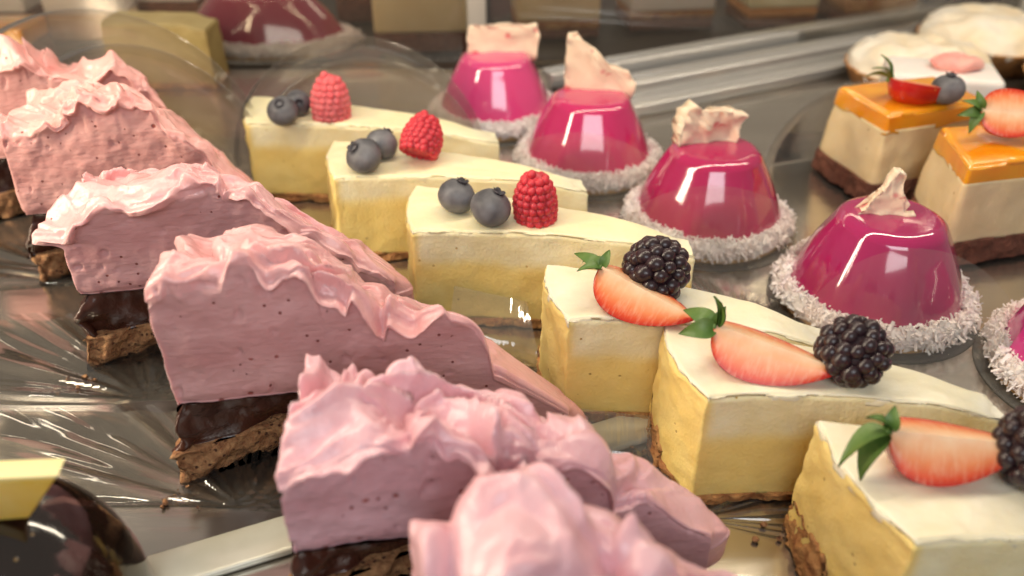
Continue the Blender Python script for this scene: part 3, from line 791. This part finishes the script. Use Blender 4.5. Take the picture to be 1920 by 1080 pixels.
# ---------------------------------------------------------------- glazed domes with coconut
def dome_prof():
    P = [(3.50, 0.55), (3.48, .75)]
    n = 14
    for i in range(1, n + 1):
        t = i / n
        P.append((3.48 - 1.30 * t + .10 * math.sin(math.pi * t), .75 + 2.95 * t))
    # shoulder: quarter turn that leaves the wall at its own slope
    r = 0.72; a0 = math.atan2(1.30, 2.95) * .9
    cx = 2.18 - r * math.cos(a0); cz = 3.70 - r * math.sin(a0)
    for i in range(1, 15):
        a = a0 + (math.pi / 2 - a0) * i / 14
        P.append((cx + r * math.cos(a), cz + r * math.sin(a)))
    zt = cz + r
    P += [(1.0, zt + .03), (.5, zt + .045), (0.0, zt + .05)]
    return P
dome_v, dome_f = lathe(dome_prof(), 120, 8, 0.010)

def coco_mesh(seed, n=2600):
    rs = np.random.RandomState(seed)
    V = []; F = []
    tri = np.array([(math.cos(a), math.sin(a)) for a in (0, 2.1, 4.2)])
    for i in range(n):
        th = rs.uniform(0, 2 * math.pi); ph = rs.uniform(-0.6, 2.9)
        rr = 0.40 + rs.uniform(-.10, .24) + .07 * math.sin(5 * th + seed) + .05 * math.sin(11 * th)
        cx = 3.42 + rr * math.cos(ph); cz = 0.66 + 0.50 * math.sin(ph) + rs.uniform(-.05, .05)
        p = np.array([cx * math.cos(th), cx * math.sin(th), max(cz, .1)])
        d = rs.normal(size=3) + np.array([math.cos(th) * math.cos(ph), math.sin(th) * math.cos(ph), math.sin(ph)]) * .35
        d /= np.linalg.norm(d)
        e = np.cross(d, rs.normal(size=3)); e /= np.linalg.norm(e); g = np.cross(d, e)
        L = rs.uniform(.08, .46); w = rs.uniform(.025, .085)
        k = len(V)
        for s in (-1, 1):
            for q in tri:
                V.append(p + d * L * .5 * s + e * q[0] * w + g * q[1] * w * .6 + e * 0.05 * (s > 0))
        F += [(k, k + 1, k + 4, k + 3), (k + 1, k + 2, k + 5, k + 4), (k + 2, k, k + 3, k + 5), (k, k + 2, k + 1), (k + 3, k + 4, k + 5)]
    # bed of packed coconut under the loose flakes
    k = len(V); n1, n2 = 90, 14
    for i in range(n1):
        a = 2 * math.pi * i / n1
        for j in range(n2):
            b = 2 * math.pi * j / n2
            q = 3.42 + 0.40 * math.cos(b)
            V.append(np.array([q * math.cos(a), q * math.sin(a), 0.62 + 0.46 * math.sin(b)]) + rs.normal(size=3) * .03)
    for i in range(n1):
        for j in range(n2):
            F.append((k + i * n2 + j, k + ((i + 1) % n1) * n2 + j, k + ((i + 1) % n1) * n2 + (j + 1) % n2, k + i * n2 + (j + 1) % n2))
    me = mesh("coconut_rim", V, F, False)
    me.materials.append(M['coco'])
    return me
coco = [coco_mesh(1), coco_mesh(2)]
bisc_v, bisc_f = lathe([(0, .06), (3.62, .06), (3.72, .14), (3.72, .40), (3.6, .5), (0, .5)], 64)
bisc = mesh("sponge_disc", bisc_v, bisc_f); bisc.materials.append(M['biscuit'])
clr_v, clr_f = lathe([(0, .0), (4.15, .0), (4.2, .025), (4.15, .05), (0, .05)], 72)
clr = mesh("clear_base_disc", clr_v, clr_f); clr.materials.append(M['disc'])

def shard_mesh(name, outline, th, seed, amp=0.16, curl=0.0):
    bm = bmesh.new()
    vs = [bm.verts.new((x, 0, z)) for x, z in outline]
    bm.faces.new(vs)
    for _ in range(2):
        bmesh.ops.triangulate(bm, faces=bm.faces)
        bmesh.ops.subdivide_edges(bm, edges=bm.edges, cuts=2, use_grid_fill=True)
    bmesh.ops.triangulate(bm, faces=bm.faces)
    r = bmesh.ops.extrude_face_region(bm, geom=bm.faces[:])
    ex = [g for g in r['geom'] if isinstance(g, bmesh.types.BMVert)]
    for v in ex: v.co.y += th
    bmesh.ops.recalc_face_normals(bm, faces=bm.faces)
    P = np.array([v.co[:] for v in bm.verts])
    n = np.stack([perlin(P * 1.6, seed), perlin(P * 1.3, seed + 1), perlin(P * 1.6, seed + 2)], 1)
    lump = perlin(P * [1.1, 0, 1.1], seed + 4)
    P = P + n * amp * [.6, 1, .6]
    P[:, 1] += 0.9 * amp * lump + curl * P[:, 0] ** 2 + 0.5 * amp * perlin(P * 3.2, seed + 5)
    for v, p in zip(bm.verts, P): v.co = p * K
    me = bpy.data.meshes.new(name)
    for f in bm.faces: f.smooth = True
    bm.to_mesh(me); bm.free()
    me.materials.append(M['shard'])
    return me

def dome(loc, rotz, label, gcol, ci, shard=None, shard_loc=(0, 0, 4.3), shard_rot=(0, 0, 0), group="pink glazed domes in the middle row", top_col=None):
    root = thing("glazed_dome_dessert", (loc[0], loc[1], 0), label, "dome dessert", group, (0, 0, rotz))
    me = mesh("dome_glaze", dome_v, dome_f); put("glazed_dome", me, glaze("berry_glaze", gcol), root)  # glaze colour per dome carries painted-in light and glass haze
    put("coconut_rim", coco[ci], None, root, kind="stuff")
    put("sponge_disc", bisc, None, root)
    put("clear_base_disc", clr, None, root)
    if shard is not None:
        put("meringue_shard", shard, None, root, shard_loc, (shard_rot[0], shard_rot[1], shard_rot[2] - rotz))
    return root

sh1 = shard_mesh("meringue_shard", [(-2.05, -.1), (2.0, -.35), (2.15, 1.0), (1.95, 1.75), (1.2, 1.65), (.2, 1.75), (-.8, 1.6), (-2.0, 1.55), (-2.2, .8)], .35, 3)
sh2 = shard_mesh("meringue_shard", [(-1.8, -.3), (1.9, -.3), (2.0, .5), (1.5, 1.15), (.5, 1.35), (-.3, 2.2), (-1.0, 2.5), (-1.35, 3.0), (-1.75, 2.9), (-1.85, 1.2)], .4, 5)
sh3 = shard_mesh("meringue_shard", [(-1.4, -.3), (1.2, -.3), (1.3, .8), (1.6, 1.45), (1.1, 1.5), (.5, 1.6), (-.4, 1.6), (-.85, 1.95), (-1.3, 1.5), (-1.45, .6)], .9, 7, .34)
sh4 = shard_mesh("meringue_shard", [(-1.4, -.25), (1.1, -.3), (1.15, .25), (.6, .2), (.75, .55), (.5, 1.1), (.42, 1.9), (.1, 2.0), (-.25, 1.2), (-.7, .35)], .5, 9, .22)

dome((-1.0, 49.9), 0.3, "pink glazed dome farthest back, with a flat square meringue shard", (0.72, 0.065, 0.23), 0, sh1, (0.5, 0, 4.1), (R(-8), R(2), R(5)))
dome((4.15, 43.1), 1.1, "pink glazed dome with a tall triangular meringue shard, second from the back", (0.55, 0.022, 0.13), 1, sh2, (0.65, -.1, 4.1), (R(-6), R(2), R(-5)))
dome((9.35, 36.3), 2.0, "magenta glazed dome with a lumpy chunk of meringue, second from the front", (0.42, 0.014, 0.095), 0, sh3, (0.35, .1, 4.05), (R(-5), 0, R(8)))
dome((15.0, 29.7), 3.1, "purple-red glazed dome with a thin pointed meringue shard, largest in view", (0.37, 0.014, 0.105), 1, sh4, (0.35, .1, 4.05), (R(-4), R(0), R(-8)))
dome((21.6, 24.6), 0.8, "pink glazed dome cut off by the right edge of the photo", (0.60, 0.040, 0.24), 0)

# acetate pieces leaning against the domes
def lean_disc(loc, r, hh, tilt, rotz, label, seed, edge=0):
    V = []; F = []
    n, m = 48, 8
    lay = (0, 1) if edge else (0,)
    for s in lay:
        for i in range(m + 1):
            for j in range(n + 1):
                a = math.pi * j / n
                q = r * i / m
                V.append((q * math.cos(a) * 1.0, 0.03 * s, i / m * hh * math.sin(a)))
    N = (m + 1) * (n + 1)
    for s in lay:
        for i in range(m):
            for j in range(n):
                a = s * N + i * (n + 1) + j
                f = (a, a + 1, a + n + 2, a + n + 1)
                F.append(f if s else f[::-1])
    for j in range(n if edge else 0):
        a = m * (n + 1) + j
        F.append((a, a + 1, a + 1 + N, a + N))
    V = np.array(V); V[:, 1] -= 0.02 * V[:, 0] ** 2
    me = mesh("acetate_collar", V, F)
    me.materials.append(M['collar']); me.materials.append(M['film_edge'])
    me.polygons.foreach_set("material_index", [0] * (len(F) - n) + [edge] * n if edge else [0] * len(F))
    return put("acetate_collar", me, None, None, loc, (R(-tilt), 0, R(rotz)), label, "acetate collar", "acetate collars leaning on the domes")
lean_disc((14.4, 25.1, 0.06), 4.5, 4.7, 15, 0, "clear acetate collar leaning against the largest purple-red dome", 1)
lean_disc((8.6, 31.7, 0.06), 5.0, 4.0, 15, -4, "clear acetate collar leaning against the dome with lumpy meringue", 2)
lean_disc((3.2, 38.5, 0.06), 5.0, 3.6, 15, -6, "clear acetate collar leaning against the dome with triangular shard", 3)

# round acetate dividers standing between the rows
GD = "acetate dividers standing behind the rows"
def divider(x, y, r, hh, tilt, rotz, label, seed):
    o = lean_disc((x, y, .04), r, hh, tilt, rotz, label, seed, 1)
    o.data.materials[0] = M['divider']; o.name = "acetate_divider"; o["category"] = "divider"; o["group"] = GD
divider(-8.3, 44.0, 6.9, 6.8, 3, 2, "tall clear half-round divider behind the farthest cheesecake slice", 4)
divider(-7.6, 43.2, 6.2, 5.9, 3, -3, "smaller clear half-round divider close behind the farthest cheesecake slice", 5)
divider(-21.0, 41.6, 9.0, 8.8, 3, 3, "tall clear half-round divider behind the salmon mousse cake", 6)
divider(-19.0, 40.6, 7.6, 7.4, 3, -3, "smaller clear half-round divider close behind the salmon mousse cake", 7)
divider(19.4, 44.6, 5.8, 4.2, 3, 10, "clear half-round divider behind the orange-topped mousse cakes", 8)

# ---------------------------------------------------------------- orange topped mousse cakes
def orange_cake(A, T1, T2, B, label, seed, h=4.6):
    A, T1, T2, B = [np.array(q, float) for q in (A, T1, T2, B)]
    c = (A + T1 + T2 + B) / 4
    root = thing("orange_mousse_cake", (c[0], c[1], 0.2), label, "mousse cake", "orange-topped mousse cakes at the right")
    def layer(name, z0, z1, mt, amp, fr, sd, rim, grow):
        s = Slab([q - c for q in (A, T1, T2, B)], z0, z1, 40, 40, 14, 0.5)
        p = s.P.copy()
        top = s.t > 1 - 1e-6
        if rim:
            d = np.clip(s.edge / rim, 0, 1)
            s.P[:, 2] -= np.where(top, rim * (1 - np.sqrt(np.clip(1 - (1 - d) ** 2, 0, 1))), rim * s.t ** 8)
        a = np.where(s.side, amp * fbm(p * fr, sd, 3) + grow + 0.45 * (1 - s.P[:, 2] / h), 0)
        s.P[:, :2] += s.out * a[:, None]
        if name == "orange_glaze":              # glaze runs unevenly down the sides
            s.P[:, 2] -= (1 - s.t) * np.where(s.side, .30 * np.clip(perlin(p * [.9, .9, 0], sd + 3) + .2, -.3, 1), 0)
            s.P[:, 2] += np.where(top, .05 * perlin(p * [.5, .5, 0], sd + 4), 0)
        put(name, mesh(name, s.P, s.F), mt, root)
    layer("sponge_base", 0.0, 1.05, M['brownie'], 0.22, 1.1, seed, 0, 0.10)
    layer("mousse", 1.0, h - .85, M['cmousse'], 0.08, 0.6, seed + 9, 0, 0)
    layer("orange_glaze", h - .9, h, M['orange'], 0.03, 0.6, seed + 17, 0.22, 0.015)
    return root
orange_cake((18.0, 38.6), (23.6, 40.5), (22.4, 44.2), (16.9, 42.6), "orange-topped mousse cake at the back, with strawberry and blueberry", 201)
orange_cake((19.3, 32.9), (26.2, 34.5), (25.8, 38.2), (19.8, 37.1), "nearer orange-topped mousse cake, with half strawberry, at the right edge", 212)
strawberry((18.5, 40.7, 5.85), 3.4, 1.5, (R(-22), R(6), R(-12)), 80, "bright red strawberry piece with leaves on the back orange cake", 24,
           [(170, 60, 1.2, .2, .2), (150, 20, 1.0, .22, .5), (210, 30, 1.1, .2, .4), (110, 50, .8, .2, .3)])
strawberry((20.6, 35.7, 6.15), 3.6, 1.45, (R(52), R(2), R(-10)), 88, "halved strawberry showing its cut face on the nearer orange cake", 25,
           [(200, 20, .9, .24, .5), (240, 10, .9, .24, .6), (160, 30, .9, .2, .4), (120, 30, .8, .2, .4)])
blueberry((21.1, 39.9, 5.55), 0.80, (R(-4), R(0), 0), "blueberry between the two strawberries on the orange cakes", "blueberry on the orange cakes", 7)

# ---------------------------------------------------------------- tarts and iced slice at the back right
def tart(loc, r, label, seed, h=2.2, crustm='tartcrust', topm='meringue', group="meringue tarts at the back"):
    root = thing("meringue_tart", loc, label, "tart", group)
    V = []; F = []
    prof = [(r * .74, 0), (r * .78, .02), (r * .98, 1.7), (r * 1.0, 1.8), (r * .95, 1.8), (r * .8, 1.3), (0, 1.3)]
    V, F = lathe(prof, 96, 24, 0.018)
    put("crust", mesh("tart_crust", V, F), M[crustm], root)
    P = [(r * .90, 1.2), (r * .97, 1.7)] + [(r * .97 * math.cos(a) ** .6, 1.7 + h * math.sin(a)) for a in np.linspace(.05, math.pi / 2 - .001, 22)]
    V, F = lathe(P, 80)
    V = np.array(V)
    V += (0.38 * np.stack([perlin(V * .7, seed + q) for q in range(3)], 1) + 0.09 * np.stack([perlin(V * 2.2, seed + q + 4) for q in range(3)], 1)) * sstep(1.3, 2.2, V[:, 2])[:, None]
    put("meringue_top", mesh("meringue_top", V, F), M[topm], root)
    return root
tart((26.5, 54.5, 0.05), 4.6, "meringue tart with toasted top behind the back orange cake", 301, 1.6)
tart((34.0, 61.0, 0.05), 4.7, "meringue tart farthest back at the upper right", 302, 1.7)
tart((37.0, 52.5, 0.05), 4.2, "meringue tart cut off by the right edge of the photo", 303, 1.6)
r_ = thing("iced_slice", (24.6, 47.6, 0.05), "white iced square slice with a pink petal on top", "cake slice", rot=(0, 0, R(-14)))
V, F = box(-3.0, 3.0, -1.8, 1.8, 2.3, 4.0); put("white_icing", bev_mesh("white_icing", V, F, .35, 4), M['white_ic'], r_)
V, F = box(-2.8, 2.8, -1.6, 1.6, 0, 2.32); put("sponge", bev_mesh("iced_sponge", V, F, .15, 2), M['biscuit'], r_)
V, F = uvs(28, 18); V = V * [1.45, .9, .45]; V = V + 0.25 * np.stack([perlin(V * 1.4, q) for q in range(3)], 1)
put("pink_petal", mesh("pink_petal", V, F), M['pinkpetal'], r_, (0.6, .1, 4.3))

# ---------------------------------------------------------------- dark chocolate dome at the lower left
r_ = thing("chocolate_dome_dessert", (-12.6, 13.9, 0), "shiny dark chocolate dome with a yellow wedge at the lower left corner", "dome dessert")
V, F = lathe([(3.1, .05), (3.15, .6), (3.05, 1.6), (2.8, 2.6), (2.4, 3.5), (1.8, 4.25), (1.0, 4.75), (.4, 4.9), (0, 4.92)], 72)
me = mesh("chocolate_dome", V, F)
put("chocolate_dome", me, M['dchoc'], r_)
def prism(name, pts, y0, y1, w=.08):
    n = len(pts)
    V = [(x, y0, z) for x, z in pts] + [(x, y1, z) for x, z in pts]
    F = [tuple(range(n))[::-1], tuple(range(n, 2 * n))] + [(i, (i + 1) % n, n + (i + 1) % n, n + i) for i in range(n)]
    return bev_mesh(name, V, F, w, 3)
put("yellow_wedge", prism("yellow_wedge", [(-2.6, .1), (.30, .1), (1.30, 1.40), (-2.6, 1.55)], -.25, .25), M['lemon'], r_, (1.15, -0.1, 4.75), (R(4), 0, R(6)))
put("wedge_top", prism("wedge_top", [(-2.6, 1.57), (1.32, 1.42), (1.38, 1.50), (-2.6, 1.66)], -.27, .27, .03), M['lemon_top'], r_, (1.15, -0.1, 4.75), (R(4), 0, R(6)))

# pale lip along the front of the shelf
V, F = box(-30, 13, -0.7, 0.7, 0, 0.28)
put("shelf_lip", bev_mesh("shelf_lip", V, F, .1, 3), M['lip'], None, (-6.6, 17.2, 0.02), (0, 0, R(ANG)), "pale plastic lip along the front of the shelf, lower left", "shelf lip")

# ---------------------------------------------------------------- back rail, door post, glass and the blurred row behind
V, F = box(-1, 46, -1.6, 0, 0, 0.7); rail = thing("door_rail", (5.0, 50.6, 0.02), "stepped aluminium door rail behind the pink domes", "rail", rot=(0, 0, R(27)))
put("rail_step", bev_mesh("rail_step", V, F, .1, 2), M['alu'], rail)
V, F = box(-1, 46, 0.05, 2.0, 0, 1.5); put("rail_track", bev_mesh("rail_track", V, F, .12, 2), M['alu'], rail)
V, F = box(-1, 46, 2.05, 3.4, 0, 0.9); put("rail_groove", bev_mesh("rail_groove", V, F, .08, 2), M['dark'], rail)
V, F = box(-1, 46, 3.45, 5.0, 0, 1.7); put("rail_back", bev_mesh("rail_back", V, F, .12, 2), M['alu'], rail)

V, F = box(-.65, .65, -.6, .6, 0, 30)
put("door_post", bev_mesh("door_post", V, F, .12, 2), M['post'], None, (-2.5, 60.3, .0), (0, 0, R(8)), "pale upright door post behind the farthest pink dome", "post")
V, F = box(-60, -1.0, -.12, .12, 0, 30)
put("glass_pane", mesh("glass_pane", V, F, False), M['pane'], None, (-2.5, 60.3, .0), (0, 0, R(0)), "glass door pane left of the pale post", "glass pane", "sliding glass doors")
V, F = box(1.0, 60, -.12, .12, 0, 30)
put("glass_pane", mesh("glass_pane", V, F, False), M['pane'], None, (-2.5, 60.3, .0), (0, 0, R(6)), "glass door pane right of the pale post", "glass pane", "sliding glass doors")

GBK = "blurred desserts behind the glass"
lf = dome((-18.6, 64.6), 0.0, "blurred stretched magenta dome with coconut rim, standing in for a reflection in the glass", (0.34, 0.012, 0.07), 0, group=GBK)
lf.name = "dome_reflection_standin"; lf["category"] = "reflection stand-in"; lf.scale = (1.75, 1, 1)  # made-up stretched dome in place of a mirrored dome
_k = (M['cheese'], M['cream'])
M['cheese'] = mat("dimmed_cheesecake_filling", (0.40, 0.29, 0.10), rough=0.6, var=(0.30, 0.20, 0.06), vscale=0.5)  # darkened cheesecake copies: dimness of a reflection put into the colour
M['cream'] = mat("dimmed_cheesecake_top", (0.46, 0.36, 0.16), rough=0.5, var=(0.38, 0.28, 0.11), vscale=0.5)
slice_cake((-26.6, 55.4), (-19.8, 55.2), (-19.8, 58.0), (-26.6, 58.8), "blurred dimmed cheesecake slice standing in for a reflection, back left, before the glass", GBK, 171, bow=0)  # slice added in place of a mirrored one
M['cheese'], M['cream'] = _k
def layered(loc, w, d, layers, label, rotz=0):
    root = thing("layer_cake", loc, label, "layer cake", GBK, (0, 0, R(rotz)))
    z = 0.0
    for nm, hh, mm in layers:
        V, F = box(-w / 2, w / 2, -d / 2, d / 2, z, z + hh - .01)
        put(nm, bev_mesh(nm, V, F, min(.25, hh * .3), 3), M[mm], root); z += hh
    return root
layered((-6.9, 66, -.18), 7, 5, [("chocolate_layer", 1.5, 'brownie'), ("cream_layer", 3.0, 'cmousse'), ("icing", .8, 'cream')], "blurred cream layer cake with dark base, left of the pale post", 4)
layered((3.4, 69.5, -.18), 6.5, 5, [("sponge_layer", .7, 'brownie'), ("caramel_layer", .7, 'crust'), ("cream_layer", 3.0, 'cmousse')], "blurred caramel layer cake just right of the pale post", 6)
layered((12.6, 72.0, -.18), 7, 5, [("sponge_layer", .9, 'brownie'), ("caramel_layer", .6, 'crust'), ("icing", 2.4, 'white_ic')], "blurred layer cake with white icing, behind the dome shards", 8)
layered((21.6, 72.5, -.18), 6, 5, [("sponge_layer", .8, 'brownie'), ("caramel_layer", .8, 'tartcrust'), ("icing", 2.0, 'cream')], "blurred caramel cake with pale top at the far right of the back row", 8)
layered((-33, 69, -.18), 6, 5, [("sponge_layer", 2.0, 'biscuit'), ("icing", 2.8, 'white_ic')], "blurred white iced cake at the far left behind the glass")
layered((-36.5, 62.0, -.18), 4, 4, [("sponge_layer", 1.4, 'brownie'), ("glaze", 1.4, 'orange')], "blurred orange glazed cake at the upper left behind the glass")
layered((-27.6, 72, -.18), 5, 5, [("sponge_layer", 2.2, 'brownie'), ("cream_layer", 2.2, 'white_ic'), ("glaze", .8, 'pinkpetal')], "blurred white cake with a pink top, upper left behind the stretched dome")
layered((-40.5, 71, -.18), 4, 5, [("sponge_layer", 1.6, 'brownie'), ("cream_layer", 3.4, 'white_ic')], "blurred pale cake at the very upper left corner")
layered((-12.0, 73.5, -.18), 5, 4, [("sponge_layer", 2.0, 'brownie'), ("caramel_layer", 3.0, 'orange')], "blurred amber cake behind the cream layer cake")
layered((29.5, 72.5, -.18), 6, 5, [("sponge_layer", 1.2, 'brownie'), ("caramel_layer", 1.2, 'crust'), ("chocolate_layer", 1.0, 'choc')], "blurred dark chocolate cake at the right of the back row", 8)
V, F = box(-3, 3, -.3, .3, 0, 9)
put("blue_board", bev_mesh("blue_board", V, F, .1, 2), M['blue'], None, (36.5, 71, -.2), (0, 0, R(-6)), "dark blue board far back at the upper right", "board")
V, F = box(-.9, .9, -.7, .7, 0, 30)
put("side_post", bev_mesh("side_post", V, F, .1, 2), M['alu'], None, (38.4, 64.5, -.2), (0, 0, 0), "grey metal post at the upper right corner", "post")

# loose crumbs around the feet of the pink cakes
rs = np.random.RandomState(5)
cv, cf = uvs(6, 4)
V = []; F = []
for (cx, cy, n, sp) in [(-10.6, 18.6, 14, .35), (-15.9, 24.3, 8, .35), (4.4, 20.4, 12, .5), (8.2, 17.4, 10, .5)]:
    for i in range(n):
        r = rs.uniform(.03, .11); k = len(V)
        p = np.array([cx + rs.normal() * sp, cy + rs.normal() * sp * .6, .06 + r * .6])
        V.extend((cv * r * rs.uniform(.6, 1.3, 3) + p + rs.normal(size=(len(cv), 3)) * r * .15).tolist())
        F.extend([tuple(x + k for x in f) for f in cf])
put("cake_crumbs", mesh("cake_crumbs", V, F, False), M['crumb'], None, label="loose brown cake crumbs scattered at the feet of the cakes", cat="crumbs", kind="stuff")
